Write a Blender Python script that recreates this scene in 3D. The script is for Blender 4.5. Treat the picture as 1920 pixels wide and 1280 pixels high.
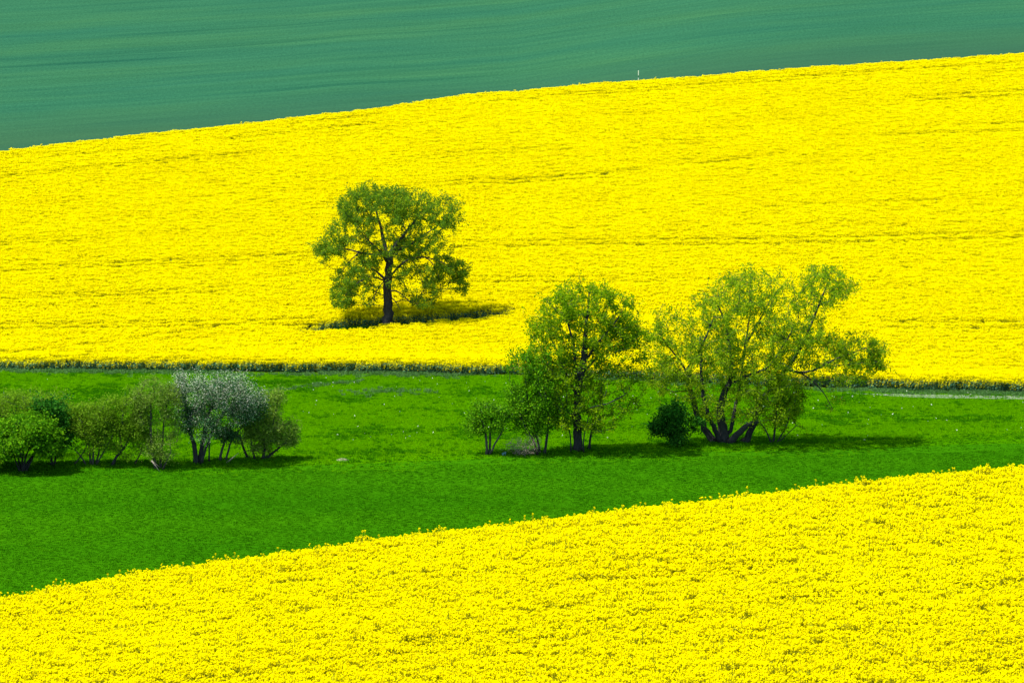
import bpy, math, random
import numpy as np
R = math.radians
scene = bpy.context.scene
for o in list(bpy.data.objects):
    bpy.data.objects.remove(o, do_unlink=True)

# ------------------------------------------------------------------ camera
F = 7200.0                       # focal length in photograph pixels (1920 wide)
PITCH = R(-4.0)
CZ = 26.0                        # eye height above the datum; the valley floor lies near z = 2
cam_d = bpy.data.cameras.new('camera')
cam_d.sensor_width = 36.0
cam_d.lens = 36.0 * F / 1920.0
cam_d.clip_start = 1.0
cam_d.clip_end = 6000.0
cam = bpy.data.objects.new('camera', cam_d)
cam.location = (0, 0, CZ)
cam.rotation_euler = (R(90) + PITCH, 0, 0)
scene.collection.objects.link(cam)
scene.camera = cam

# ------------------------------------------------------------------ sky and sun
SUN_EL, SUN_AZ = R(63), R(-116)  # azimuth clockwise from +Y: the sun stands to the left, a little behind the camera
world = bpy.data.worlds.new('World')
scene.world = world
world.use_nodes = True
wn = world.node_tree
bg = wn.nodes['Background']
sky = wn.nodes.new('ShaderNodeTexSky')
sky.sky_type = 'NISHITA'
sky.sun_disc = False
sky.sun_elevation = SUN_EL
sky.sun_rotation = SUN_AZ
wn.links.new(sky.outputs[0], bg.inputs[0])
bg.inputs[1].default_value = 0.15
sun_d = bpy.data.lights.new('sun', 'SUN')
sun_d.energy = 4.6
sun_d.angle = R(0.8)
sun_d.color = (1.0, 0.955, 0.87)
sun = bpy.data.objects.new('sun', sun_d)
from mathutils import Vector
to_sun = Vector((math.cos(SUN_EL) * math.sin(SUN_AZ), math.cos(SUN_EL) * math.cos(SUN_AZ), math.sin(SUN_EL)))
sun.rotation_euler = (-to_sun).to_track_quat('-Z', 'Y').to_euler()
sun.location = (-60, 200, 120)
scene.collection.objects.link(sun)
scene.view_settings.view_transform = 'Standard'
scene.view_settings.look = 'None'
scene.view_settings.exposure = 0.74
scene.view_settings.gamma = 1.0
scene.view_settings.use_curve_mapping = False
scene.cycles.max_bounces = 6
scene.cycles.diffuse_bounces = 3
scene.cycles.transmission_bounces = 3
scene.cycles.transparent_max_bounces = 4

# ------------------------------------------------------------------ helpers
col = scene.collection
rng = np.random.default_rng(7)

def tag(o, label, cat, kind=None, group=None):
    o['label'] = label
    o['category'] = cat
    if kind: o['kind'] = kind
    if group: o['group'] = group
    return o

def mesh_obj(name, V, Fc, mats, parent=None, mat_idx=None, smooth=False, link=True):
    me = bpy.data.meshes.new(name)
    V = np.asarray(V, dtype=np.float32)
    if isinstance(Fc, np.ndarray):
        n, k = Fc.shape
        me.vertices.add(len(V)); me.vertices.foreach_set('co', V.ravel())
        me.loops.add(n * k); me.loops.foreach_set('vertex_index', Fc.astype(np.int32).ravel())
        me.polygons.add(n)
        me.polygons.foreach_set('loop_start', np.arange(0, n * k, k, dtype=np.int32))
        me.polygons.foreach_set('loop_total', np.full(n, k, dtype=np.int32))
        me.update(calc_edges=True)
    else:
        me.from_pydata([tuple(v) for v in V], [], Fc)
    for m in (mats if isinstance(mats, (list, tuple)) else [mats]):
        me.materials.append(m)
    if mat_idx is not None:
        me.polygons.foreach_set('material_index', np.asarray(mat_idx, dtype=np.int32))
    if smooth:
        me.polygons.foreach_set('use_smooth', np.ones(len(me.polygons), dtype=bool))
    me.validate()
    o = bpy.data.objects.new(name, me)
    if link: col.objects.link(o)
    if parent: o.parent = parent
    return o

def empty(name, loc):
    o = bpy.data.objects.new(name, None)
    o.empty_display_size = 0.3
    o.location = loc
    col.objects.link(o)
    return o

_ng = {}
def vnoise(x, y, seed=0):
    """smooth value noise, 0..1"""
    if seed not in _ng:
        _ng[seed] = np.random.default_rng(1000 + seed).random((256, 256))
    g = _ng[seed]
    x = np.asarray(x, float); y = np.asarray(y, float)
    xi = np.floor(x).astype(int); yi = np.floor(y).astype(int)
    fx = x - xi; fy = y - yi
    fx = fx * fx * (3 - 2 * fx); fy = fy * fy * (3 - 2 * fy)
    a = g[yi % 256, xi % 256]; b = g[yi % 256, (xi + 1) % 256]
    c = g[(yi + 1) % 256, xi % 256]; d = g[(yi + 1) % 256, (xi + 1) % 256]
    return (a * (1 - fx) + b * fx) * (1 - fy) + (c * (1 - fx) + d * fx) * fy

def fbm(x, y, seed=0, n=3):
    s = 0; a = 0.5; t = 0
    for i in range(n):
        s = s + a * vnoise(x * 2 ** i, y * 2 ** i, seed + i * 17); t += a; a *= 0.5
    return s / t

def sstep(a, b, x):
    t = np.clip((np.asarray(x, float) - a) / (b - a), 0, 1)
    return t * t * (3 - 2 * t)

# ------------------------------------------------------------------ terrain
def ray(px, py):
    u = (px - 960) / F; w = (640 - py) / F
    cp, sp = math.cos(PITCH), math.sin(PITCH)
    return u, cp - sp * w, sp + cp * w          # direction x, y, z

def at_depth(px, py, Y):
    dx, dy, dz = ray(px, py)
    return np.array([dx / dy * Y, Y, CZ + dz / dy * Y])

YC = 115.0                                       # brow of the near field
CROP_N, CROP_F = 1.25, 1.2
crest = np.array([at_depth(x, y + 9, YC) for x, y in
                  ((-500, 1215), (0, 1121), (250, 1078), (480, 1046), (720, 1014), (960, 986), (1200, 955), (1440, 926), (1700, 895), (1920, 875), (2400, 840))])
FLOOR = 2.0
_mg = np.array([at_depth(x, y, 1) - np.array([0, 0, CZ]) for x, y in
                ((-400, 700), (0, 702), (300, 705), (480, 708), (700, 709), (960, 712), (1250, 725), (1450, 733), (1600, 738), (1750, 742), (1920, 744), (2400, 750))])
_t = (FLOOR - CZ) / _mg[:, 2]
MX, MY = _mg[:, 0] * _t, _mg[:, 1] * _t
def Ym(x):                                       # foot of the far rapeseed field
    return np.interp(x, MX, MY)

def bank(x):                                     # foot of the low bank the shrubs stand on
    return np.interp(x, [-40, -31, -17, -8, 1, 12, 25, 36], [231, 232.5, 234, 236, 240, 243.5, 246, 250])

def floor_z(x, y):
    z = FLOOR + 0.28 * (fbm(x * 0.05 + 40, y * 0.045, 3) - 0.5) + 0.16 * (fbm(x * 0.25, y * 0.16, 5, 3) - 0.5)
    b = bank(x) + 0.8 * (fbm(x * 0.3, 0 * x, 9) - 0.5)
    z = z + 0.40 * sstep(-1.6, 1.4, y - b) - 0.25
    z = z + 0.15 * sstep(0, 60, y - b)
    return z

HS = math.tan(R(10.0))
def terrain(x, y):
    x = np.asarray(x, float); y = np.asarray(y, float)
    x, y = np.broadcast_arrays(x, y)
    # near brow
    zc = np.interp(x, crest[:, 0], crest[:, 2]) - CROP_N
    zn = zc + 0.25 * (fbm(x * 0.06, y * 0.06, 21) - 0.5)
    zn = np.where(y < 50, CZ - 1.8 + (zn - CZ + 1.8) * sstep(5, 50, y), zn)
    # valley and far hill
    fz = floor_z(x, y)
    d = y - Ym(x)
    w = 12.0
    h = np.where(d < 0, 0, np.where(d < w, HS * d * d / (2 * w), HS * (d - w / 2)))
    h = np.where(d > 300, HS * (294 + 160 * (1 - np.exp(-(d - 300) / 160))), h)
    far = np.where(d > 0, h + (fz - FLOOR) * (1 - sstep(0, 25, d)) + FLOOR + 0.5 * sstep(0, 60, d) * (fbm(x * 0.03, y * 0.03, 31) - 0.5), fz)
    t = sstep(YC, YC + 34, y)
    return zn * (1 - t) + far * t

def hit(px, py, h=0.0, y0=150.0, y1=620.0):
    dx, dy, dz = ray(px, py)
    Y = np.arange(y0, y1, 0.2)
    X = dx / dy * Y; Z = CZ + dz / dy * Y
    g = terrain(X, Y) + h - Z
    i = int(np.argmax(g > 0))
    if i == 0: i = 1
    k = g[i - 1] / (g[i - 1] - g[i]) if g[i] != g[i - 1] else 0
    y = Y[i - 1] + 0.2 * k
    return np.array([dx / dy * y, y, CZ + dz / dy * y])

_top = np.array([hit(x, y, CROP_F, 300) for x, y in
                 ((-250, 300), (0, 281), (250, 252), (480, 228), (700, 202), (900, 172), (1100, 156), (1300, 143), (1500, 126), (1700, 113), (1920, 98), (2200, 84))])
TX, TY = _top[:, 0], _top[:, 1]
def Yt(x):                                       # upper edge of the far rapeseed field
    return np.interp(x, TX, TY)

# ------------------------------------------------------------------ materials
def mat(name):
    m = bpy.data.materials.new(name)
    m.use_nodes = True
    nt = m.node_tree
    b = nt.nodes['Principled BSDF']
    b.inputs['Roughness'].default_value = 0.9
    b.inputs['Specular IOR Level'].default_value = 0.0
    return m, nt, b

def ramp(nt, fac, stops):
    r = nt.nodes.new('ShaderNodeValToRGB')
    e = r.color_ramp.elements
    while len(e) < len(stops): e.new(0.5)
    for k, (p, c) in enumerate(stops):
        e[k].position = p; e[k].color = (*c, 1)
    nt.links.new(fac, r.inputs[0])
    return r.outputs[0]

def noise(nt, vec, scale, detail=4, rough=0.6):
    n = nt.nodes.new('ShaderNodeTexNoise')
    n.inputs['Scale'].default_value = scale
    n.inputs['Detail'].default_value = detail
    n.inputs['Roughness'].default_value = rough
    if vec is not None: nt.links.new(vec, n.inputs['Vector'])
    return n.outputs[0]

def mapping(nt, src, scale=(1, 1, 1), rot=(0, 0, 0)):
    mp = nt.nodes.new('ShaderNodeMapping')
    mp.inputs['Scale'].default_value = scale
    mp.inputs['Rotation'].default_value = rot
    nt.links.new(src, mp.inputs[0])
    return mp.outputs[0]

def mixc(nt, fac, a, b, mode='MIX'):
    m = nt.nodes.new('ShaderNodeMix'); m.data_type = 'RGBA'; m.blend_type = mode
    for s, v in ((m.inputs[0], fac), (m.inputs[6], a), (m.inputs[7], b)):
        if isinstance(v, (int, float)): s.default_value = v
        elif isinstance(v, tuple): s.default_value = (*v, 1)
        else: nt.links.new(v, s)
    return m.outputs[2]

def bump(nt, b, h, strength, dist):
    n = nt.nodes.new('ShaderNodeBump')
    n.inputs['Strength'].default_value = strength
    n.inputs['Distance'].default_value = dist
    nt.links.new(h, n.inputs['Height'])
    nt.links.new(n.outputs[0], b.inputs['Normal'])

def leaf_mat(name, stops, trans=0.35, src='island', patch=0.0, patch_scale=0.5, tcol=1.25):
    """thin leaf: diffuse plus light coming through"""
    m = bpy.data.materials.new(name); m.use_nodes = True
    nt = m.node_tree
    nt.nodes.remove(nt.nodes['Principled BSDF'])
    if src == 'island':
        fac = nt.nodes.new('ShaderNodeNewGeometry').outputs['Random Per Island']
    else:
        fac = nt.nodes.new('ShaderNodeObjectInfo').outputs['Random']
    if patch:
        g = nt.nodes.new('ShaderNodeNewGeometry')
        n = noise(nt, g.outputs['Position'], patch_scale, 3)
        mr = nt.nodes.new('ShaderNodeMapRange')
        mr.inputs[1].default_value = 0.3; mr.inputs[2].default_value = 0.7
        nt.links.new(n, mr.inputs[0])
        mx = nt.nodes.new('ShaderNodeMix'); mx.data_type = 'FLOAT'
        mx.inputs[0].default_value = patch
        nt.links.new(fac, mx.inputs[2]); nt.links.new(mr.outputs[0], mx.inputs[3])
        fac = mx.outputs[0]
    c = ramp(nt, fac, stops)
    d = nt.nodes.new('ShaderNodeBsdfDiffuse'); nt.links.new(c, d.inputs[0])
    t = nt.nodes.new('ShaderNodeBsdfTranslucent')
    tc = mixc(nt, 1.0, c, (tcol, tcol, tcol * 0.6), 'MULTIPLY')
    if name == 'rape_petal': tc = c
    nt.links.new(tc, t.inputs[0])
    mx = nt.nodes.new('ShaderNodeMixShader'); mx.inputs[0].default_value = trans
    nt.links.new(d.outputs[0], mx.inputs[1]); nt.links.new(t.outputs[0], mx.inputs[2])
    nt.links.new(mx.outputs[0], nt.nodes['Material Output'].inputs[0])
    return m

def bark_mat(name, c0, c1):
    m, nt, b = mat(name)
    tc = nt.nodes.new('ShaderNodeTexCoord')
    n = noise(nt, mapping(nt, tc.outputs['Object'], (6, 6, 1.5)), 2.5, 5, 0.7)
    nt.links.new(ramp(nt, n, [(0.3, c0), (0.7, c1)]), b.inputs['Base Color'])
    bump(nt, b, n, 0.8, 0.05)
    return m

# ground materials
def m_soil():
    m, nt, b = mat('crop_soil')
    g = nt.nodes.new('ShaderNodeNewGeometry')
    n = noise(nt, g.outputs['Position'], 1.2, 5)
    nt.links.new(ramp(nt, n, [(0.3, (0.07, 0.10, 0.012)), (0.7, (0.13, 0.15, 0.03))]), b.inputs['Base Color'])
    return m
SOIL = m_soil()

def m_meadow(name, ca, cb):
    m, nt, b = mat(name)
    g = nt.nodes.new('ShaderNodeNewGeometry')
    big = noise(nt, mapping(nt, g.outputs['Position'], (0.05, 0.09, 0)), 1.0, 4)
    fine = noise(nt, mapping(nt, g.outputs['Position'], (5.0, 2.2, 0)), 1.0, 5, 0.6)
    c1 = ramp(nt, big, [(0.3, ca), (0.7, cb)])
    c2 = ramp(nt, fine, [(0.28, (0.78, 0.82, 0.7)), (0.62, (1.05, 1.04, 1.0))])
    nt.links.new(mixc(nt, 1.0, c1, c2, 'MULTIPLY'), b.inputs['Base Color'])
    bump(nt, b, fine, 0.4, 0.05)
    return m
MEADOW = m_meadow('pasture_ground', (0.032, 0.135, 0.0), (0.048, 0.165, 0.0))
GRASSFIELD = m_meadow('grass_field_ground', (0.022, 0.116, 0.001), (0.033, 0.140, 0.001))

def m_wheat():
    m, nt, b = mat('young_wheat')
    uv = nt.nodes.new('ShaderNodeUVMap'); uv.uv_map = 'field'
    u = uv.outputs[0]
    rows = noise(nt, mapping(nt, u, (0.035, 0.55, 1)), 1.0, 6, 0.7)
    wide = noise(nt, mapping(nt, u, (0.014, 0.06, 1)), 1.0, 4, 0.55)
    lines = noise(nt, mapping(nt, u, (0.014, 0.33, 1)), 1.0, 1, 0.4)
    grain = noise(nt, mapping(nt, u, (3.2, 1.6, 1)), 1.0, 5, 0.75)
    c = ramp(nt, wide, [(0.30, (0.017, 0.090, 0.050)), (0.48, (0.022, 0.099, 0.048)), (0.70, (0.031, 0.111, 0.044))])
    c = mixc(nt, 1.0, c, ramp(nt, rows, [(0.3, (0.74, 0.84, 0.88)), (0.7, (1.22, 1.14, 1.10))]), 'MULTIPLY')
    c = mixc(nt, 1.0, c, ramp(nt, lines, [(0.27, (0.78, 0.86, 0.90)), (0.33, (1, 1, 1))]), 'MULTIPLY')
    c = mixc(nt, 1.0, c, ramp(nt, grain, [(0.25, (0.62, 0.68, 0.72)), (0.75, (1.30, 1.25, 1.2))]), 'MULTIPLY')
    sx = nt.nodes.new('ShaderNodeSeparateXYZ'); nt.links.new(u, sx.inputs[0])
    mr = nt.nodes.new('ShaderNodeMapRange'); mr.inputs[1].default_value = 6.0; mr.inputs[2].default_value = 26.0
    mr.inputs[3].default_value = 0.55; mr.inputs[4].default_value = 0.0
    nt.links.new(sx.outputs[1], mr.inputs[0])
    c = mixc(nt, mr.outputs[0], c, (0.026, 0.066, 0.034))      # thin, weedy headland along the field edge
    nt.links.new(c, b.inputs['Base Color'])
    bump(nt, b, grain, 0.5, 0.2)
    return m
WHEAT = m_wheat()

def m_track():
    m, nt, b = mat('dry_track')
    g = nt.nodes.new('ShaderNodeNewGeometry')
    n = noise(nt, g.outputs['Position'], 0.9, 5)
    nt.links.new(ramp(nt, n, [(0.3, (0.09, 0.15, 0.06)), (0.65, (0.24, 0.25, 0.20))]), b.inputs['Base Color'])
    return m
TRACK = m_track()

# ------------------------------------------------------------------ ground sheets
xs = np.arange(-72, 72.1, 1.2)
out = 72 * 1.25 ** np.arange(1, 12)
xs = np.concatenate([-out[::-1], xs, out])

def strip(name, lower, upper, rows, m, label, cat, ref):
    P = []; UV = []
    for t in rows:
        y = lower(xs) * (1 - t) + upper(xs) * t
        P.append(np.stack([xs, y, terrain(xs, y)], 1))
        UV.append(np.stack([xs, y - ref(xs)], 1))
    nr, nc = len(rows), len(xs)
    V = np.concatenate(P); UV = np.concatenate(UV)
    i = np.arange((nr - 1) * (nc - 1)); r = i // (nc - 1); c = i % (nc - 1)
    a = r * nc + c
    Fc = np.stack([a, a + 1, a + nc + 1, a + nc], 1)
    o = mesh_obj(name, V, Fc, m, smooth=True)
    uvl = o.data.uv_layers.new(name='field')
    uvl.data.foreach_set('uv', UV[Fc.ravel()].astype(np.float32).ravel())
    return tag(o, label, cat, 'structure')

const = lambda v: (lambda x: np.full_like(np.asarray(x, float), v))
strip('near_field_ground', const(-120), const(YC + 3.5), np.linspace(0, 1, 150), SOIL,
      'dark ground under the lower yellow rapeseed field', 'ground', const(0))
strip('grass_field', const(YC + 3.5), bank, np.linspace(0, 1, 110), GRASSFIELD,
      'smooth deep green grass field between the shrubs and the lower yellow field', 'grass field', const(0))
strip('meadow', bank, Ym, np.linspace(0, 1, 70), MEADOW,
      'bright green rough pasture behind the shrubs, below the upper yellow field', 'meadow', const(0))
strip('far_field_ground', Ym, Yt, np.linspace(0, 1, 70), SOIL,
      'dark ground under the upper yellow rapeseed field', 'ground', Ym)
_lin = np.polyfit(TX, TY, 1)
wr = np.concatenate([np.linspace(0, 0.08, 60), 0.08 + 0.92 * np.linspace(0.02, 1, 50) ** 2])
strip('wheat_field', Yt, const(2600), wr, WHEAT,
      'blue green young wheat field on the hill above the yellow field', 'wheat field', lambda x: np.polyval(_lin, np.clip(x, -90, 90)))

# pale worn strip along the crop foot on the right
def ribbon(name, pts, wid, m, label, cat, lift=0.03):
    pts = np.array(pts); seg = np.linalg.norm(np.diff(pts, axis=0), axis=1)
    s = np.concatenate([[0], np.cumsum(seg)]); n = int(s[-1] / 0.7) + 2
    q = np.linspace(0, s[-1], n)
    x = np.interp(q, s, pts[:, 0]); y = np.interp(q, s, pts[:, 1]) + 0.35 * (fbm(q * 0.3, 0 * q, 61) - 0.5)
    V = []; 
    for k in range(n):
        f = min(1, k / 6, (n - 1 - k) / 6)
        w = wid * (0.15 + 0.85 * f) * (0.6 + 0.8 * float(vnoise(q[k] * 0.35, 3.3, 62)))
        for j in np.linspace(-0.5, 0.5, 5):
            yy = y[k] + j * w
            V.append((x[k], yy, float(terrain(x[k], yy)) + lift))
    Fc = [(k * 5 + j, (k + 1) * 5 + j, (k + 1) * 5 + j + 1, k * 5 + j + 1) for k in range(n - 1) for j in range(4)]
    o = mesh_obj(name, V, Fc, m, smooth=True)
    return tag(o, label, cat, 'structure')
tr = [hit(x, y)[:2] for x, y in ((1585, 737), (1650, 740), (1740, 743), (1830, 744), (1930, 746), (2050, 748))]
ribbon('farm_track', tr, 2.6, TRACK, 'pale worn earth track along the foot of the upper yellow field', 'track')
tr2 = [hit(x, y)[:2] for x, y in ((470, 738), (520, 732), (570, 726), (610, 721), (680, 716))]

# ------------------------------------------------------------------ instanced stuff (crops and grass)
def scatter(name, pts, idx, rot, scl, protos, label, cat):
    cl = bpy.data.collections.new(name + '_plants')
    for k, p in enumerate(protos):
        cl.objects.link(p)
    me = bpy.data.meshes.new(name)
    me.vertices.add(len(pts)); me.vertices.foreach_set('co', np.asarray(pts, np.float32).ravel())
    a = me.attributes.new('idx', 'INT', 'POINT'); a.data.foreach_set('value', np.asarray(idx, np.int32))
    a = me.attributes.new('rot', 'FLOAT_VECTOR', 'POINT'); a.data.foreach_set('vector', np.asarray(rot, np.float32).ravel())
    a = me.attributes.new('scl', 'FLOAT_VECTOR', 'POINT'); a.data.foreach_set('vector', np.asarray(scl, np.float32).ravel())
    o = bpy.data.objects.new(name, me); col.objects.link(o)
    ng = bpy.data.node_groups.new(name + '_scatter', 'GeometryNodeTree')
    ng.interface.new_socket('Geometry', in_out='INPUT', socket_type='NodeSocketGeometry')
    ng.interface.new_socket('Geometry', in_out='OUTPUT', socket_type='NodeSocketGeometry')
    N = ng.nodes; L = ng.links
    gi = N.new('NodeGroupInput'); go = N.new('NodeGroupOutput')
    ci = N.new('GeometryNodeCollectionInfo'); ci.inputs[0].default_value = cl
    ci.inputs['Separate Children'].default_value = True
    ci.inputs['Reset Children'].default_value = True
    ip = N.new('GeometryNodeInstanceOnPoints'); ip.inputs['Pick Instance'].default_value = True
    def na(nm, t):
        n = N.new('GeometryNodeInputNamedAttribute'); n.data_type = t; n.inputs[0].default_value = nm
        return n.outputs[0]
    e = N.new('FunctionNodeEulerToRotation')
    L.new(na('rot', 'FLOAT_VECTOR'), e.inputs[0])
    L.new(gi.outputs[0], ip.inputs['Points']); L.new(ci.outputs[0], ip.inputs['Instance'])
    L.new(na('idx', 'INT'), ip.inputs['Instance Index'])
    L.new(e.outputs[0], ip.inputs['Rotation']); L.new(na('scl', 'FLOAT_VECTOR'), ip.inputs['Scale'])
    L.new(ip.outputs[0], go.inputs[0])
    md = o.modifiers.new('scatter', 'NODES'); md.node_group = ng
    return tag(o, label, cat, 'stuff')

def quads(center, size, r, aspect=1.0, up=0.0):
    """flat diamond faces with random orientation, vectorised"""
    n = len(center)
    a = r.normal(size=(n, 3)); a[:, 2] += up * np.sign(r.random(n) - 0.2)
    a /= np.linalg.norm(a, axis=1, keepdims=True) + 1e-9
    b = r.normal(size=(n, 3)); b -= (b * a).sum(1, keepdims=True) * a
    b /= np.linalg.norm(b, axis=1, keepdims=True) + 1e-9
    c = np.cross(a, b)
    s = np.asarray(size).reshape(-1, 1) * 0.5
    V = np.stack([center - b * s, center + c * s * aspect, center + b * s, center - c * s * aspect], 1).reshape(-1, 3)
    Fc = np.arange(4 * n).reshape(n, 4)
    return V, Fc

class Bag:
    def __init__(s): s.V = []; s.F = []; s.M = []; s.n = 0
    def add(s, V, Fc, m):
        s.V.append(V); s.F.append(Fc + s.n); s.M.append(np.full(len(Fc), m)); s.n += len(V)
    def obj(s, name, mats, link=False):
        return mesh_obj(name, np.concatenate(s.V), np.concatenate(s.F), mats, None, np.concatenate(s.M), link=link)

PETAL = leaf_mat('rape_petal', [(0.0, (0.87, 0.76, 0.0)), (0.5, (0.91, 0.825, 0.0)), (1.0, (0.93, 0.87, 0.0))], 0.42, 'island', 0.45, 0.16)
PSTEM = leaf_mat('rape_stem', [(0.0, (0.30, 0.32, 0.010)), (1.0, (0.48, 0.46, 0.012))], 0.2, 'object')
PLEAF = leaf_mat('rape_leaf', [(0.0, (0.045, 0.140, 0.070)), (1.0, (0.100, 0.220, 0.110))], 0.2, 'island')

EDGE_STEM = leaf_mat('rape_edge_stem', [(0.0, (0.050, 0.130, 0.055)), (1.0, (0.110, 0.200, 0.075))], 0.2, 'object')
def rape_clump(seed, n_rac, width, nfl, fsize, h, hvar, rr=0.05, rh=0.09, nleaf=10, stem=None):
    r = np.random.default_rng(seed); bag = Bag()
    ang = r.random(n_rac) * 2 * np.pi; rad = width * 0.5 * np.sqrt(r.random(n_rac))
    base = np.stack([rad * np.cos(ang), rad * np.sin(ang)], 1)
    top = h * (1 - hvar * r.random(n_rac) ** 1.5)
    for k in range(n_rac):
        c = np.zeros((nfl, 3))
        a = r.random(nfl) * 2 * np.pi; q = r.random(nfl)
        c[:, 0] = base[k, 0] + np.cos(a) * rr * np.sqrt(1 - 0.6 * q) * (0.5 + 0.5 * r.random(nfl))
        c[:, 1] = base[k, 1] + np.sin(a) * rr * np.sqrt(1 - 0.6 * q) * (0.5 + 0.5 * r.random(nfl))
        c[:, 2] = top[k] - rh * (1 - q)
        V, Fc = quads(c, fsize * (0.75 + 0.5 * r.random(nfl)), r, 1.0, 1.9)
        bag.add(V, Fc, 0)
        w = 0.007
        f = np.array([base[k, 0] * 0.55, base[k, 1] * 0.55, 0.25]); t = np.array([base[k, 0], base[k, 1], top[k] - 0.02])
        g = f + (t - f) * 0.72
        for dv in (np.array([w, 0, 0]), np.array([0, w, 0])):
            bag.add(np.array([f - dv * 1.8, f + dv * 1.8, g + dv * 1.3, g - dv * 1.3]), np.array([[0, 1, 2, 3]]), 3)
            bag.add(np.array([g - dv * 1.3, g + dv * 1.3, t + dv, t - dv]), np.array([[0, 1, 2, 3]]), 1)
        # short side branches with pods
        c = np.stack([np.full(4, base[k, 0]), np.full(4, base[k, 1]), top[k] - rh - 0.05 - 0.25 * r.random(4)], 1) + r.normal(size=(4, 3)) * 0.03
        V, Fc = quads(c, 0.07 + 0.05 * r.random(4), r, 0.25); bag.add(V, Fc, 1)
        c = np.stack([np.full(3, base[k, 0]), np.full(3, base[k, 1]), top[k] - rh - 0.02 - 0.22 * r.random(3)], 1) + r.normal(size=(3, 3)) * (0.05, 0.05, 0.0)
        V, Fc = quads(c, fsize * 1.1, r, 1.0, 1.2); bag.add(V, Fc, 0)      # later side flowers lower down
    c = np.stack([r.normal(size=nleaf) * width * 0.3, r.normal(size=nleaf) * width * 0.3, 0.1 + 0.65 * h * r.random(nleaf)], 1)
    V, Fc = quads(c, 0.12 + 0.10 * r.random(nleaf), r, 0.45, 0.3); bag.add(V, Fc, 2)
    return bag.obj('rape_plant', [PETAL, stem or PSTEM, PLEAF, EDGE_STEM])

near_protos = [rape_clump(100 + k, 24, 0.48, 10, 0.038, 1.25, 0.12, 0.033, 0.050) for k in range(6)]
far_protos = [rape_clump(200 + k, 34, 0.88, 6, 0.068, 1.2, 0.09, 0.050, 0.060, 10) for k in range(6)]

near_protos += [rape_clump(150 + k, 1 + k % 2, 0.22, 12, 0.036, 1.40, 0.08, 0.030, 0.05, 1) for k in range(4)]
far_protos += [rape_clump(250 + k, 3, 0.25, 7, 0.085, 1.34, 0.10, 0.05, 0.075, 2) for k in range(2)]
far_protos += [rape_clump(260 + k, 16, 0.70, 6, 0.075, 1.12, 0.48, 0.06, 0.09, 85, EDGE_STEM) for k in range(4)]

def jitter_grid(x0, x1, y0, y1, dens, r):
    st = 1 / math.sqrt(dens)                     # stratified: one plant to a cell, shifted inside it
    gx, gy = np.meshgrid(np.arange(x0, x1, st), np.arange(y0, y1, st))
    gx = gx + (np.arange(gx.shape[0]) % 2)[:, None] * st * 0.5
    n = gx.size
    return np.stack([gx.ravel() + st * 0.9 * r.random(n), gy.ravel() + st * 0.9 * r.random(n)], 1)

def place(P, r, nproto, s=1.0, sz=None, tilt=0.06):
    n = len(P)
    pts = np.stack([P[:, 0], P[:, 1], terrain(P[:, 0], P[:, 1]) - 0.01], 1)
    rot = np.stack([r.normal(size=n) * tilt, r.normal(size=n) * tilt, r.random(n) * 6.283], 1)
    s = np.broadcast_to(s, (n,)) * (0.92 + 0.16 * r.random(n))
    z = s if sz is None else s * sz
    return pts, r.integers(0, nproto, n), rot, np.stack([s, s, z], 1)

# near field
r = np.random.default_rng(11)
P = jitter_grid(-21, 21, 58, YC + 3.3, 17.0, r)
P = P[np.abs(P[:, 0]) < P[:, 1] * 0.1334 * 1.06 + 2.0]
row = P[:, 1] + 0.9 * (fbm(P[:, 0] * 0.06, P[:, 1] * 0.05, 71) - 0.5) + 0.05 * P[:, 0]
tram = np.zeros(len(P))
for c0 in (72.5, 74.3, 92.5, 94.3, 109.6, 111.4):
    tram = np.maximum(tram, np.exp(-((row - c0) / 0.30) ** 2))
tram *= sstep(0.30, 0.62, fbm(P[:, 0] * 0.11, row * 0.05, 73))
streak = sstep(0.62, 0.80, fbm(P[:, 0] * 0.16, row * 0.75, 75, 3))
keep = r.random(len(P)) > 0.75 * tram + 0.34 * streak
P, tram, streak = P[keep], tram[keep], streak[keep]
hh = 0.945 + 0.05 * fbm(P[:, 0] * 0.5, P[:, 1] * 0.4, 77) + 0.014 * r.normal(size=len(P)) - 0.10 * tram - 0.05 * streak
hh[r.random(len(P)) < 0.02] += 0.08
pts, idx, rot, scl = place(P, r, 6, 1.0, hh)
tall = r.random(len(P)) < 0.08 + 0.26 * sstep(YC - 3, YC + 1, P[:, 1])
pts = np.concatenate([pts, pts[tall] + r.normal(size=(tall.sum(), 3)) * (0.12, 0.12, 0.0)])
idx = np.concatenate([idx, 6 + r.integers(0, 4, tall.sum())]); rot = np.concatenate([rot, rot[tall]])
scl = np.concatenate([scl, scl[tall] * np.stack([np.ones(tall.sum()), np.ones(tall.sum()), 0.92 + 0.14 * r.random(tall.sum())], 1)])
scatter('near_rapeseed_crop', pts, idx, rot, scl, near_protos,
        'dense yellow flowering rapeseed crop of the lower field, its single flower heads showing', 'rapeseed crop')

# far field
def poly_band(front, back, h):
    f = np.array([hit(x, y, h, 300)[:2] for x, y in front]); b = np.array([hit(x, y, h, 300)[:2] for x, y in back])
    return f, b
cl_f, cl_b = poly_band(((555, 618), (640, 613), (726, 607), (810, 601), (900, 593), (972, 579)),
                       ((555, 614), (620, 599), (726, 589), (810, 585), (900, 580), (972, 575)), 1.12)
def in_clear(x, y, pad=0.0):
    f = np.interp(x, cl_f[:, 0], cl_f[:, 1]); b = np.interp(x, cl_b[:, 0], cl_b[:, 1])
    return (x > cl_f[0, 0]) & (x < cl_f[-1, 0]) & (y > f - pad) & (y < b + pad)

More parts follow.
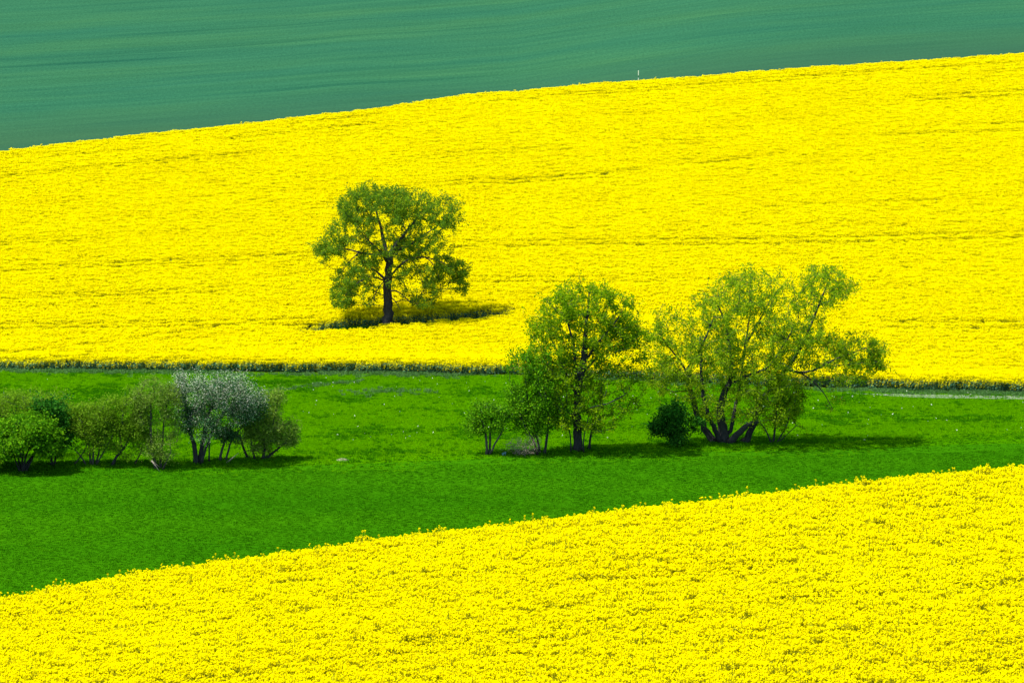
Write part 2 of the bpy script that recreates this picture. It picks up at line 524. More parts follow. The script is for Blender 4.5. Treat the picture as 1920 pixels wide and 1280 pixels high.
r = np.random.default_rng(12)
P = jitter_grid(-66, 74, 285, 465, 7.6, r)
P = P[np.abs(P[:, 0]) < P[:, 1] * 0.1334 * 1.05 + 3]
jx = r.normal(size=len(P)) * 0.25
ok = (P[:, 1] > Ym(P[:, 0]) + 0.5 + 0.8 * fbm(P[:, 0] * 0.35, 0 * P[:, 0], 81) + jx * 0.5) & (P[:, 1] < Yt(P[:, 0]))
ok &= ~in_clear(P[:, 0], P[:, 1] + jx)
P = P[ok]
Xp, Yp = P[:, 0], P[:, 1]
v = (Yp - Ym(Xp)) / (Yt(Xp) - Ym(Xp))
row = v * 118 + 1.6 * (fbm(Xp * 0.025, v * 4, 83) - 0.5)
gap = np.zeros(len(P))
for c0 in np.arange(5.0, 118, 13.5):
    for q in (-0.9, 0.9):
        gap = np.maximum(gap, 0.8 * np.exp(-((row - c0 - q) / 0.55) ** 2))
gap *= sstep(0.46, 0.66, fbm(Xp * 0.055 + 9, row * 0.11, 85, 2))
def line_gap(pxs, width, amount, seed):
    q = np.array([hit(a, b, 1.1, 295)[:2] for a, b in pxs])
    yy = np.interp(Xp, q[:, 0], q[:, 1], left=-99, right=-99)
    return amount * np.exp(-((Yp - yy) / width) ** 2) * sstep(0.22, 0.50, fbm(Xp * 0.22, 0 * Xp, seed, 2))
gap = np.maximum(gap, line_gap(((-40, 664), (0, 660), (200, 641), (330, 622), (420, 608), (500, 599), (590, 595)), 0.55, 1.0, 87))
gap = np.maximum(gap, line_gap(((960, 341), (1100, 325), (1260, 311), (1400, 296), (1490, 284)), 0.7, 0.8, 88))
gap = np.maximum(gap, line_gap(((1640, 254), (1750, 248), (1850, 247), (1930, 243)), 0.7, 1.0, 89))
gap = np.maximum(gap, line_gap(((-40, 304), (200, 285), (480, 256), (700, 232), (930, 188), (1090, 174)), 0.9, 0.75, 90))
gap = np.maximum(gap, line_gap(((880, 566), (950, 563), (1010, 560)), 0.5, 0.7, 91))
streak = sstep(0.60, 0.78, fbm(Xp * 0.075, row * 0.45, 92, 3))
d_edge = Yp - Ym(Xp)
gap = np.maximum(gap, line_gap(((440, 613), (500, 611), (560, 608), (610, 603)), 0.9, 0.8, 94))
keep = r.random(len(P)) > 0.66 * gap + 0.14 * streak
P = P[keep]; gap = gap[keep]; streak = streak[keep]; d_edge = d_edge[keep]
clr = in_clear(P[:, 0], P[:, 1], 0.9).astype(float)
hh = 0.95 + 0.04 * fbm(P[:, 0] * 0.3, P[:, 1] * 0.3, 93) + 0.010 * r.normal(size=len(P)) - 0.16 * gap - 0.05 * streak
hh *= 0.80 - 0.12 * (1 - sstep(-34.0, -12.0, P[:, 0])) + (0.20 + 0.12 * (1 - sstep(-34.0, -12.0, P[:, 0]))) * sstep(0, 3.0, d_edge)
pts, idx, rot, scl = place(P, r, 6, 1.0, hh)
tall = r.random(len(P)) < 0.04
idx[tall] = 6 + r.integers(0, 2, tall.sum())
rag = r.random(len(P)) < np.maximum(1.3 - d_edge * (0.46 - 0.28 * sstep(36.0, 40.0, P[:, 0])), 0.9 * clr)
idx[rag] = 8 + r.integers(0, 4, rag.sum())
scatter('far_rapeseed_crop', pts, idx, rot, scl, far_protos,
        'dense yellow flowering rapeseed crop covering the upper field around the lone tree', 'rapeseed crop')

# meadow grass
GR_L = leaf_mat('grass_light', [(0.0, (0.021, 0.118, 0.001)), (1.0, (0.030, 0.138, 0.001))], 0.3, 'object', 0.6, 0.12)
GR_U = leaf_mat('grass_pasture', [(0.0, (0.092, 0.275, 0.0)), (1.0, (0.122, 0.315, 0.0))], 0.3, 'object', 0.6, 0.12)
GR_D = leaf_mat('grass_dark', [(0.0, (0.030, 0.150, 0.001)), (1.0, (0.050, 0.195, 0.001))], 0.25, 'object')
GR_B = leaf_mat('grass_grey', [(0.0, (0.055, 0.15, 0.03)), (1.0, (0.10, 0.20, 0.06))], 0.25, 'object')
def tuft(seed, n, w, h, m, wid=0.018):
    r = np.random.default_rng(seed)
    V = []; Fc = []
    for k in range(n):
        a = r.random() * 6.283; q = w * 0.5 * math.sqrt(r.random())
        b = np.array([q * math.cos(a), q * math.sin(a), -0.02])
        t = b + np.array([r.normal() * h * 0.4, r.normal() * h * 0.4, h * (0.55 + 0.45 * r.random())])
        a = r.random() * 6.283; s = np.array([math.cos(a), math.sin(a), 0]) * wid
        mid = (b + t) * 0.5 + np.array([0, 0, h * 0.12])
        i = len(V); V += [b - s, b + s, mid + s * 0.9, mid - s * 0.9, t]
        Fc += [(i, i + 1, i + 2, i + 3), (i + 3, i + 2, i + 4)]
    return mesh_obj('grass_tuft', V, Fc, m, link=False)
tufts = [tuft(300 + k, 20, 0.40, 0.10, GR_L) for k in range(4)] + [tuft(310 + k, 22, 0.42, 0.19, GR_D) for k in range(3)] + [tuft(320 + k, 22, 0.40, 0.28, GR_B) for k in range(2)] + [tuft(340 + k, 20, 0.40, 0.11, GR_U) for k in range(3)]
r = np.random.default_rng(13)
P = jitter_grid(-46, 48, 165, 306, 11.0, r)
P = P[(np.abs(P[:, 0]) < P[:, 1] * 0.1334 * 1.05 + 2) & (P[:, 1] < Ym(P[:, 0]) + 0.8)]
# nothing of the floor shows in front of the line of sight over the near brow
vis = CZ + (np.interp(P[:, 0] * YC / P[:, 1], crest[:, 0], crest[:, 2]) - CZ) * P[:, 1] / YC
P = P[terrain(P[:, 0], P[:, 1]) > vis - 0.9]
Xp, Yp = P[:, 0], P[:, 1]
upper = sstep(-4.0, 5.0, Yp - bank(Xp) + 5.0 * (fbm(Xp * 0.12, Yp * 0.05, 99) - 0.5) - 2.5 * sstep(18, 34, Xp))
lush = np.zeros(len(P))
def blob(px, py, rx, ry, amt):
    global lush
    q = hit(px, py)
    lush = np.maximum(lush, amt * np.exp(-((Xp - q[0]) / rx) ** 2 - ((Yp - q[1]) / ry) ** 2))
for b in ((60, 872, 4.5, 1.8, 1.0), (190, 870, 4, 1.6, .8), (300, 872, 3.0, 1.6, .8), (380, 868, 3.0, 1.6, .8), (480, 862, 3.2, 1.6, .8), (540, 862, 2.0, 1.5, .6),
          (920, 848, 1.8, 1.2, .6), (1000, 850, 3, 1.5, .8), (1090, 846, 2.5, 1.5, .7), (1268, 836, 1.8, 1.3, .7), (1380, 830, 4.0, 1.5, .8), (1470, 829, 2.5, 1.6, .9),
          (1530, 827, 2.2, 0.9, .9), (1600, 825, 2.4, 0.7, .85), (1660, 824, 2.6, .5, .5), (730, 846, 3.0, .9, .5), (650, 850, 3.0, .8, .55), (560, 716, 3.4, 1.4, .7), (500, 718, 3, 1.5, .7)):
    blob(*b)
idx = r.integers(0, 4, len(P))
up_ = r.random(len(P)) < 0.97 * upper * sstep(0.1, 0.35, fbm(Xp * 0.1, Yp * 0.07, 96))
idx[up_] = 9 + r.integers(0, 3, up_.sum())
clump = fbm(Xp * 0.45, Yp * 0.22, 95, 3)
dark = (r.random(len(P)) < 0.02 + 0.45 * sstep(0.56, 0.70, clump) * (0.15 + 0.7 * upper) ) | (r.random(len(P)) < lush)
idx[dark] = 4 + r.integers(0, 3, dark.sum())
fr = Ym(Xp) - Yp
grey = (r.random(len(P)) < 0.7 * np.exp(-(fr / 2.0) ** 2) * sstep(0.3, 0.6, fbm(Xp * 0.12, Yp * 0.2, 98))) 
q = hit(725, 735); grey |= r.random(len(P)) < 0.25 * np.exp(-((Xp - q[0]) / 2.4) ** 2 - ((Yp - q[1]) / 2.4) ** 2)
q = np.array(tr2); yy = np.interp(Xp, q[:, 0], q[:, 1], left=-99, right=-99)
grey |= r.random(len(P)) < 0.4 * np.exp(-((Yp - yy) / 1.0) ** 2)
idx[grey] = 7 + r.integers(0, 2, grey.sum())
pts, _, rot, scl = place(P, r, 1, 1.0, 0.60 + 0.25 * upper + 0.45 * upper * fbm(Xp * 0.3, Yp * 0.2, 97) + 0.7 * lush * r.random(len(P)))
scatter('meadow_grass', pts, idx, rot, scl, tufts, 'short green grass with darker tussocks covering the meadow', 'grass')

# grass in the clearing round the lone tree
P = jitter_grid(cl_f[0, 0], cl_f[-1, 0], cl_f[:, 1].min() - 1, cl_b[:, 1].max() + 1, 16, r)
P = P[in_clear(P[:, 0], P[:, 1], 0.4)]
tufts2 = [tuft(330 + k, 30, 0.42, 0.50, GR_D if k == 0 else GR_U) for k in range(3)]
pts, idx, rot, scl = place(P, r, 3, 1.0, (0.55 + 0.35 * r.random(len(P))) * (0.7 + 0.75 * np.clip((P[:, 1] - np.interp(P[:, 0], cl_f[:, 0], cl_f[:, 1])) / 4.0, 0, 1)))
scatter('clearing_grass', pts, idx, rot, scl, tufts2, 'rank dark green grass in the gap round the foot of the lone tree', 'grass')

# white flower heads dotted over the meadow
WHITE = mat('white_petal')[0]; WHITE.node_tree.nodes['Principled BSDF'].inputs['Base Color'].default_value = (0.78, 0.80, 0.62, 1)
bag = Bag()
r = np.random.default_rng(14)
Q = []
while len(Q) < 150:
    x = r.uniform(560, 1920) if r.random() < 0.9 else r.uniform(0, 560); y = 712 + 120 * r.random() ** 1.3
    if y < 735 and x > 1250: continue
    Q.append(hit(x, y))
for q in Q:
    n = 6; s = 0.018 + 0.024 * r.random()
    c = np.array(q) + np.array([0, 0, 0.24]) + r.normal(size=(n, 3)) * s * 0.5
    V, Fc = quads(c, np.full(n, s * 1.5), r, 1.0); bag.add(V, Fc, 0)
    p = np.array(q); w = np.array([0.006, 0, 0])
    bag.add(np.array([p - w, p + w, p + w + (0, 0, .24), p - w + (0, 0, .24)]), np.array([[0, 1, 2, 3]]), 1)
tag(bag.obj('meadow_flowers', [WHITE, GR_L], link=True), 'tiny white flower heads dotted over the green meadow', 'flowers', 'stuff')

# ------------------------------------------------------------------ trees
def frame(d):
    d = d / (np.linalg.norm(d) + 1e-9)
    a = np.array([1.0, 0, 0]) if abs(d[0]) < 0.8 else np.array([0, 1.0, 0])
    u = np.cross(d, a); u /= np.linalg.norm(u)
    return u, np.cross(d, u)

class Tree:
    def __init__(s, base_px, seed, ground=None):
        s.bx, s.by = base_px
        s.o = hit(s.bx, s.by) if ground is None else np.array(ground)
        s.m = s.o[1] / (F * ray(s.bx, s.by)[1]) * 1.0        # metres per photograph pixel at that distance
        s.P = []; s.par = []; s.own = []; s.rmin = []; s.lim = 0
        s.r = np.random.default_rng(seed)
    def loc(s, x, y, d=0.0):
        return np.array([(x - s.bx) * s.m, d, (s.by - y) * s.m])
    def node(s, p, par, own, rmin=0.0):
        s.P.append(np.asarray(p, float)); s.par.append(par); s.own.append(own); s.rmin.append(rmin)
        return len(s.P) - 1
    def limb(s, pts, r0, r1, root=False, wob=0.05):
        """hand-laid stem or limb through pixel points (x, y, depth in m)"""
        q = np.array([s.loc(*p) for p in pts])
        own = s.lim; s.lim += 1
        L = np.concatenate([[0], np.cumsum(np.linalg.norm(np.diff(q, axis=0), axis=1))])
        n = max(3, int(L[-1] / 0.28))
        t = np.linspace(0, L[-1], n)
        # smooth interpolation
        c = np.stack([np.interp(t, L, q[:, k]) for k in range(3)], 1)
        for _ in range(2):
            c[1:-1] = 0.25 * c[:-2] + 0.5 * c[1:-1] + 0.25 * c[2:]
        c[1:-1] += s.r.normal(size=(n - 2, 3)) * wob * np.linspace(r0, max(r1, 0.03), n)[1:-1, None] * 3
        if root or not s.P:
            par = -1
        else:
            A = np.array(s.P); par = int(np.argmin(np.linalg.norm(A - c[0], axis=1)))
            c[0] = A[par]
        k0 = 0
        if par >= 0: k0 = 1
        last = par
        for k in range(k0, n):
            f = k / (n - 1)
            last = s.node(c[k], last, own, r0 * (1 - f) + r1 * f)
        return own
    def tips(s, lobes, n, depth=0.8, gapt=0.44, gs=1.1):
        w = np.array([l[2] * l[3] * (l[4] if len(l) > 4 else 1) for l in lobes], float); w /= w.sum()
        xs_ = [l[0] - l[2] for l in lobes] + [l[0] + l[2] for l in lobes]
        cx, Rw = (min(xs_) + max(xs_)) / 2, (max(xs_) - min(xs_)) / 2
        T = []; off = s.r.random(2) * 200
        for k in s.r.choice(len(lobes), int(n * 2.6), p=w):
            if len(T) >= n: break
            cx_, cy_, rx, ry = lobes[k][:4]
            a = s.r.random() * 6.283; q = s.r.random() ** 0.5 if s.r.random() < 0.72 else 0.7 + 0.35 * abs(s.r.normal())
            x = cx_ + rx * q * math.cos(a); y = cy_ + ry * q * math.sin(a)
            D = math.sqrt(max(1 - ((x - cx) / Rw) ** 2, 0.12)) * Rw * s.m * depth
            d = s.r.uniform(-1, 1) * D * math.sqrt(max(0.15, 1 - 0.6 * q * q))
            p = s.loc(x, y, d)
            if float(fbm(p[0] * gs + p[1] * 0.5 * gs + off[0], p[2] * gs * 1.2 - p[1] * 0.4 * gs + off[1], 401, 2)) < gapt + 0.06 * s.r.normal(): continue
            T.append(p)
        return np.array(T)
    def grow(s, T, bf=0.25, curve=0.35, sag=0.0, step=0.30):
        plen = np.zeros(len(s.P) + 40 * len(T) + 10); pos = np.zeros((len(plen), 3))
        n = len(s.P); pos[:n] = s.P
        for i in range(n):
            if s.par[i] >= 0: plen[i] = plen[s.par[i]] + np.linalg.norm(pos[i] - pos[s.par[i]])
        first = n
        order = np.argsort([np.min(np.linalg.norm(pos[:n] - t, axis=1)) for t in T])
        s.tipids = []
        # the very foot of a stem carries no twigs
        pen = np.zeros(len(plen)); zmin = 0.12 * max(t[2] for t in T)
        pen[:n] = np.where(pos[:n, 2] < zmin, 5.0, 0)
        for ti in order:
            t = T[ti]
            dv = pos[:n] - t
            dist = np.sqrt((dv * dv).sum(1))
            down = np.maximum(0, pos[:n, 2] - t[2]) * 0.35        # prefers rising branches
            p = int(np.argmin(dist + bf * plen[:n] + down + pen[:n]))
            a = pos[p]; L = dist[p]
            pd = a - pos[s.par[p]] if s.par[p] >= 0 else np.array([0, 0, 1.0])
            pd = pd / (np.linalg.norm(pd) + 1e-9)
            side = (t - a) / (L + 1e-9)
            cpt = a + (pd * curve + side * (1 - curve)) * L * 0.5 + np.array([0, 0, sag * L])
            m = max(1, int(L / step)); last = p
            for k in range(1, m + 1):
                f = k / m
                c = (1 - f) ** 2 * a + 2 * f * (1 - f) * cpt + f * f * t
                if k < m: c = c + s.r.normal(size=3) * 0.035
                last = s.node(c, last, s.own[p])
                pos[n] = c; plen[n] = plen[p] + L * f; n += 1
            s.tipids.append(last)
        s.first = first
    def finish(s, tip_r=0.010, ex=2.35):
        n = len(s.P); s.P = np.array(s.P); par = s.par
        acc = np.zeros(n); kids = [[] for _ in range(n)]
        for i in range(n):
            if par[i] >= 0: kids[par[i]].append(i)
        rad = np.zeros(n)
        for i in range(n - 1, -1, -1):
            rad[i] = max(tip_r, acc[i] ** (1 / ex)) if acc[i] > 0 else tip_r
            if s.rmin[i] > 0: rad[i] = max(s.rmin[i], min(rad[i], s.rmin[i] * 1.35))
            if par[i] >= 0: acc[par[i]] += rad[i] ** ex * 0.93
        s.rad = rad; s.kids = kids
    def wood(s, parent, matl, trunk_name, limb_name, max_own=99):
        groups = {}
        used = set()
        n = len(s.P)
        starts = [i for i in range(n) if s.par[i] < 0]
        stack = [(i, None) for i in starts]
        while stack:
            i, pr = stack.pop()
            chain = [] if pr is None else [pr]
            cur = i
            while True:
                chain.append(cur)
                ks = s.kids[cur]
                if not ks: break
                same = [k for k in ks if s.own[k] == s.own[i]]
                nx = max(same, key=lambda k: s.rad[k]) if same else None
                for k in ks:
                    if k != nx: stack.append((k, cur))
                if nx is None: break
                cur = nx
            groups.setdefault(min(s.own[i], max_own), []).append((chain, pr is not None))
        for g in sorted(groups):
            V = []; Fc = []
            for chain, side in groups[g]:
                if len(chain) < 2: continue
                rmax = max(s.rad[c] for c in chain[1:])
                ns = 10 if rmax > 0.12 else 6 if rmax > 0.045 else 4 if rmax > 0.02 else 3
                u = None; rings = []
                for j, c in enumerate(chain):
                    p = s.P[c]
                    d = s.P[chain[min(j + 1, len(chain) - 1)]] - s.P[chain[max(j - 1, 0)]]
                    d = d / (np.linalg.norm(d) + 1e-9)
                    if u is None: u, w_ = frame(d)
                    else:
                        u = u - d * np.dot(u, d); u /= np.linalg.norm(u) + 1e-9
                        w_ = np.cross(d, u)
                    rr = s.rad[c] if not (side and j == 0) else min(s.rad[c], s.rad[chain[1]] * 1.25)
                    if s.par[c] < 0: rr *= 1.35
                    if j == len(chain) - 1 and rr < 0.03: rr *= 0.4
                    i0 = len(V); rings.append(i0)
                    for k in range(ns):
                        a = 2 * math.pi * k / ns
                        q = rr * (1 + (0.10 * math.sin(3 * a + 1.3 * j) if ns > 6 else 0))
                        V.append(p + u * (q * math.cos(a)) + w_ * (q * math.sin(a)))
                for a, b in zip(rings[:-1], rings[1:]):
                    for k in range(ns):
                        Fc.append((a + k, a + (k + 1) % ns, b + (k + 1) % ns, b + k))
                Fc.append(tuple(rings[-1] + k for k in range(ns)))
                if not side: Fc.append(tuple(rings[0] + k for k in range(ns))[::-1])
            if V:
                mesh_obj(trunk_name if g == 0 else limb_name, V, Fc, matl, parent, smooth=True)
    def leaves(s, parent, matl, name, per, spread, size, aspect, along=0.5, sel=None, hang=0.0):
        C = []
        for t in s.tipids:
            if sel is not None and not sel(s.P[t]): continue
            k = int(per * s.r.uniform(0.4, 1.6))
            anc = [t]; 
            while len(anc) < 4 and s.par[anc[-1]] >= s.first: anc.append(s.par[anc[-1]])
            nb = s.P[anc]
            j = np.minimum((s.r.random(k) ** 1.5 * len(anc)).astype(int), len(anc) - 1)
            c = nb[j] + s.r.normal(size=(k, 3)) * spread
            if hang: c[:, 2] -= np.abs(s.r.normal(size=k)) * hang
            C.append(c)
        if not C: return
        C = np.concatenate(C)
        C = C[C[:, 2] > 0.1]
        V, Fc = quads(C, size * (0.65 + 0.7 * s.r.random(len(C))), s.r, aspect, 0.5)
        return mesh_obj(name, V, Fc, matl, parent)

BARK_D = bark_mat('dark_bark', (0.018, 0.022, 0.025), (0.060, 0.060, 0.056))
BARK_G = bark_mat('grey_bark', (0.035, 0.034, 0.032), (0.105, 0.098, 0.085))
BARK_P = bark_mat('pale_dead_wood', (0.20, 0.17, 0.13), (0.38, 0.34, 0.27))
L_PEAR = leaf_mat('leaf_lone_tree', [(0.0, (0.036, 0.115, 0.016)), (0.5, (0.105, 0.215, 0.010)), (1.0, (0.270, 0.380, 0.008))], 0.36, 'island', 0.35, 0.6)
L_MID = leaf_mat('leaf_mid_tree', [(0.0, (0.050, 0.150, 0.004)), (0.5, (0.175, 0.315, 0.004)), (1.0, (0.360, 0.480, 0.006))], 0.45, 'island', 0.4, 0.5)
L_WIL = leaf_mat('leaf_willow', [(0.0, (0.095, 0.195, 0.006)), (0.5, (0.200, 0.330, 0.006)), (1.0, (0.360, 0.480, 0.014))], 0.47, 'island', 0.4, 0.5)
L_GRN = leaf_mat('leaf_green_shrub', [(0.0, (0.030, 0.135, 0.006)), (0.5, (0.080, 0.240, 0.004)), (1.0, (0.190, 0.390, 0.008))], 0.30, 'island', 0.3, 0.8)
L_DRK = leaf_mat('leaf_dark_shrub', [(0.0, (0.010, 0.080, 0.008)), (0.6, (0.028, 0.140, 0.010)), (1.0, (0.080, 0.230, 0.015))], 0.22, 'island', 0.3, 0.8)
L_OLV = leaf_mat('leaf_olive_shrub', [(0.0, (0.070, 0.150, 0.008)), (0.5, (0.130, 0.270, 0.008)), (1.0, (0.250, 0.380, 0.030))], 0.35, 'island', 0.4, 0.8)
L_BRN = leaf_mat('leaf_brown_shrub', [(0.0, (0.085, 0.170, 0.018)), (0.5, (0.150, 0.270, 0.020)), (1.0, (0.290, 0.370, 0.090))], 0.30, 'island', 0.4, 0.8)
L_HAW = leaf_mat('leaf_hawthorn', [(0.0, (0.016, 0.070, 0.022)), (0.6, (0.045, 0.130, 0.040)), (1.0, (0.130, 0.210, 0.080))], 0.20, 'island', 0.3, 0.8)
BLOS = leaf_mat('white_blossom', [(0.0, (0.42, 0.46, 0.32)), (1.0, (0.74, 0.76, 0.62))], 0.25, 'island')
L_DEAD = leaf_mat('dry_twig_tips', [(0.0, (0.10, 0.075, 0.05)), (1.0, (0.24, 0.18, 0.13))], 0.1, 'island')

def build(name, label, cat, base, lobes, n, limbs=None, stems=None, leaf=None, leafs=None, bark=BARK_D, seed=1, depth=0.8,
          bf=0.25, curve=0.35, sag=0.0, tip_r=0.010, ground=None, group=None, trunk='trunk', gapt=0.44, gs=1.1):
    t = Tree(base, seed, ground)
    e = empty(name, t.o)
    if limbs:
        for k, l in enumerate(limbs):
            t.limb(l[2], l[0], l[1], root=(k == 0 or (len(l) > 3 and l[3])))
    if stems:
        ns, spread, hpx, r0 = stems
        for k in range(ns):
            f = (k + 0.5) / ns * 2 - 1
            x0 = base[0] + f * spread * 0.12 + t.r.normal() * 1.0
            x1 = base[0] + f * spread + t.r.normal() * spread * 0.18
            d = t.r.normal() * spread * 0.5 * t.m
            y1 = base[1] - hpx * t.r.uniform(0.75, 1.1)
            t.limb([(x0, base[1] + 2, d * 0.15), (x0 * 0.6 + x1 * 0.4 + t.r.normal() * 2, base[1] - hpx * 0.45, d * 0.5), (x1, y1, d)], r0 * t.r.uniform(0.7, 1.2), r0 * 0.45, root=True)
    T = t.tips(lobes, n, depth, gapt, gs)
    t.grow(T, bf, curve, sag)
    t.finish(tip_r)
    t.wood(e, bark, trunk, 'limb' if trunk == 'trunk' else 'stem')
    for nm, m, per, spread, size, aspect, *rest in leafs:
        t.leaves(e, m, nm, per, spread, size, aspect, *rest)
    tag(e, label, cat, None, group)
    return t, e

# --- the lone tree in the far field
q1, q2 = hit(726, 607, 1.12, 300), hit(726, 584, 1.12, 300)
lone_g = (q1 + q2) / 2; lone_g[2] = float(terrain(lone_g[0], lone_g[1]))
# pixel row of its foot
def project(p):
    v = np.array(p) - np.array([0, 0, CZ]); cp, sp = math.cos(PITCH), math.sin(PITCH)
    f = cp * v[1] + sp * v[2]; u = -sp * v[1] + cp * v[2]
    return 960 + F * v[0] / f, 640 - F * u / f
lx, ly = project(lone_g)
lobes = [(695, 388, 62, 36, 1.0), (700, 366, 40, 18, 1.0), (780, 382, 36, 28), (832, 397, 32, 30), (822, 437, 36, 24), (617, 462, 31, 18), (604, 476, 14, 18, .7), (663, 428, 44, 26),
         (645, 540, 24, 32, .8), (640, 555, 18, 24, .7), (685, 498, 25, 18), (692, 552, 15, 18, .6), (838, 495, 22, 14, 1.0), (858, 508, 18, 22, 1.1), (869, 526, 10, 22, 1.2), (846, 530, 10, 20, .5), (826, 508, 16, 12, .5), (797, 563, 28, 12, .9), (816, 533, 14, 20, .7),
         (758, 430, 32, 30), (722, 462, 22, 16, .8), (765, 505, 18, 18, .6), (792, 520, 26, 18, .6), (772, 545, 16, 16, .5), (668, 522, 22, 18, .8), (700, 530, 16, 14, .5), (655, 385, 20, 22), (745, 375, 30, 22), (700, 478, 26, 18, .8), (762, 468, 30, 20, .9), (795, 458, 30, 18, .8), (830, 468, 20, 18, .7), (742, 520, 20, 22, .5), (655, 510, 22, 18, .6), (810, 510, 24, 16, .6)]
limbs = [(0.46, 0.26, [(lx, ly + 6, 0), (727, 590, 0), (727, 545, 0), (729, 505, 0), (731, 480, 0)]),
         (0.22, 0.06, [(728, 490, 0), (720, 455, .3), (714, 425, .6), (705, 395, .8)]),
         (0.22, 0.06, [(732, 478, 0), (745, 455, -.4), (765, 432, -.8), (785, 405, -1.0)]),
         (0.13, 0.04, [(737, 470, 0), (765, 462, -.3), (795, 440, .2), (820, 425, .5)]),
         (0.11, 0.03, [(732, 475, 0), (705, 478, -.5), (675, 472, -.8), (650, 466, -.6), (615, 462, -.4)]),
         (0.13, 0.04, [(727, 528, 0), (712, 515, .6), (700, 505, .9), (682, 498, 1.0)]),
         (0.10, 0.03, [(729, 522, 0), (748, 498, -.8), (770, 482, -1.3), (800, 480, -1.4), (830, 490, -1.0), (855, 505, -.5)]),
         (0.08, 0.025, [(730, 545, 0), (745, 543, -1.0), (757, 552, -1.6), (772, 566, -1.8), (795, 570, -1.7)]),
         (0.06, 0.02, [(730, 520, 0), (750, 520, .6), (762, 540, .9), (770, 560, 1.0)]),
         (0.07, 0.02, [(724, 528, 0), (700, 515, -1.2), (675, 525, -1.8), (655, 545, -1.6), (640, 562, -1.2)]),
         (0.05, 0.02, [(800, 480, -1.4), (815, 495, -1.6), (824, 515, -1.6), (828, 540, -1.5)]),
         (0.05, 0.02, [(770, 482, -1.3), (782, 495, -1.6), (790, 515, -1.7), (796, 540, -1.7)]),
         (0.05, 0.02, [(682, 498, 1.0), (668, 510, 1.2), (660, 530, 1.3), (658, 552, 1.3)]),
         (0.06, 0.02, [(729, 555, 0), (742, 562, -.8), (748, 572, -1.2), (752, 580, -1.3)]),
         (0.05, 0.02, [(675, 472, -.8), (660, 484, -1.0), (648, 500, -1.1), (636, 520, -1.1)]),
         (0.05, 0.02, [(727, 520, 0), (712, 535, -1.0), (704, 550, -1.4), (700, 565, -1.5)]),
         (0.10, 0.03, [(728, 495, 0), (740, 470, 1.4), (760, 450, 2.6), (775, 430, 3.2)]),
         (0.10, 0.03, [(728, 495, 0), (715, 470, -1.4), (690, 445, -2.6), (675, 425, -3.0)])]
build('lone_tree', 'solitary spreading tree with dark trunk standing amid the yellow rapeseed field', 'tree', (lx, ly), lobes, 2500, limbs,
      leafs=[('crown', L_PEAR, 30, 0.125, 0.145, 0.6)], seed=41, depth=0.8, bf=0.22, sag=0.06, ground=lone_g, gapt=0.42, gs=1.5)

# --- middle tree of the right-hand row
build('hedge_tree', 'tall leafy tree with upright dark trunk beside the spreading willow', 'tree', (1083, 844),
      [(1095, 575, 62, 42), (1050, 575, 38, 30, .9), (1150, 575, 42, 30, .9), (1025, 640, 38, 45, .9), (1165, 625, 42, 40, .7), (1090, 630, 60, 50, .7), (1010, 605, 26, 22, .5),
       (1060, 720, 60, 45, .8), (1140, 745, 55, 40, .9), (1090, 780, 50, 22, .8), (1185, 720, 25, 30, .5), (1130, 790, 30, 16, .6), (1060, 790, 25, 20, .7), (1185, 660, 26, 30, .5), (1060, 545, 20, 14, .6), (1125, 545, 22, 14, .6), (1162, 548, 14, 14, .5), (1195, 620, 20, 24, .4), (1045, 765, 40, 30, .6), (1150, 700, 45, 25, .5), (1090, 680, 50, 40, .7), (1150, 655, 50, 40, .6), (1040, 690, 42, 42, .9), (1182, 600, 26, 36, .6), (1005, 700, 30, 40, .8), (1192, 640, 26, 38, .8), (1200, 690, 22, 28, .6), (1015, 625, 24, 26, .6), (1100, 548, 40, 14, .7)], 2100,
      [(0.29, 0.18, [(1083, 846, 0), (1083, 800, 0), (1081, 760, 0), (1085, 720, 0), (1092, 690, 0), (1097, 650, 0)]),
       (0.17, 0.05, [(1096, 665, 0), (1098, 620, .3), (1103, 580, .6), (1105, 550, .7)]),
       (0.13, 0.04, [(1083, 720, 0), (1078, 685, -.4), (1075, 640, -.9), (1060, 590, -1.2)]),
       (0.10, 0.03, [(1088, 705, 0), (1110, 680, .5), (1140, 655, 1.0), (1175, 640, 1.1)]),
       (0.09, 0.03, [(1094, 680, 0), (1120, 640, -.8), (1150, 605, -1.2), (1165, 580, -1.3)]),
       (0.10, 0.03, [(1081, 740, 0), (1060, 700, .7), (1045, 660, 1.2), (1025, 620, 1.4)]),
       (0.08, 0.03, [(1083, 775, 0), (1110, 760, -1.0), (1140, 752, -1.6), (1170, 735, -1.6)]),
       (0.08, 0.03, [(1082, 785, 0), (1060, 770, 1.0), (1045, 745, 1.5), (1035, 725, 1.4)]),
       (0.07, 0.025, [(1084, 800, 0), (1100, 802, -.5), (1120, 800, -.9), (1131, 812, -1.0)]),
       (0.09, 0.05, [(1105, 843, .4), (1108, 815, .4), (1112, 790, .3), (1120, 765, .2)], True), (0.06, 0.03, [(1070, 846, -.4), (1070, 820, -.5), (1066, 795, -.6), (1058, 770, -.7)], True), (0.05, 0.03, [(1094, 846, -.5), (1092, 825, -.6), (1098, 800, -.8), (1104, 775, -.9)], True)],
      leafs=[('crown', L_MID, 19, 0.12, 0.145, 0.6)], seed=42, bf=0.22, depth=0.7, gapt=0.39, gs=1.5)

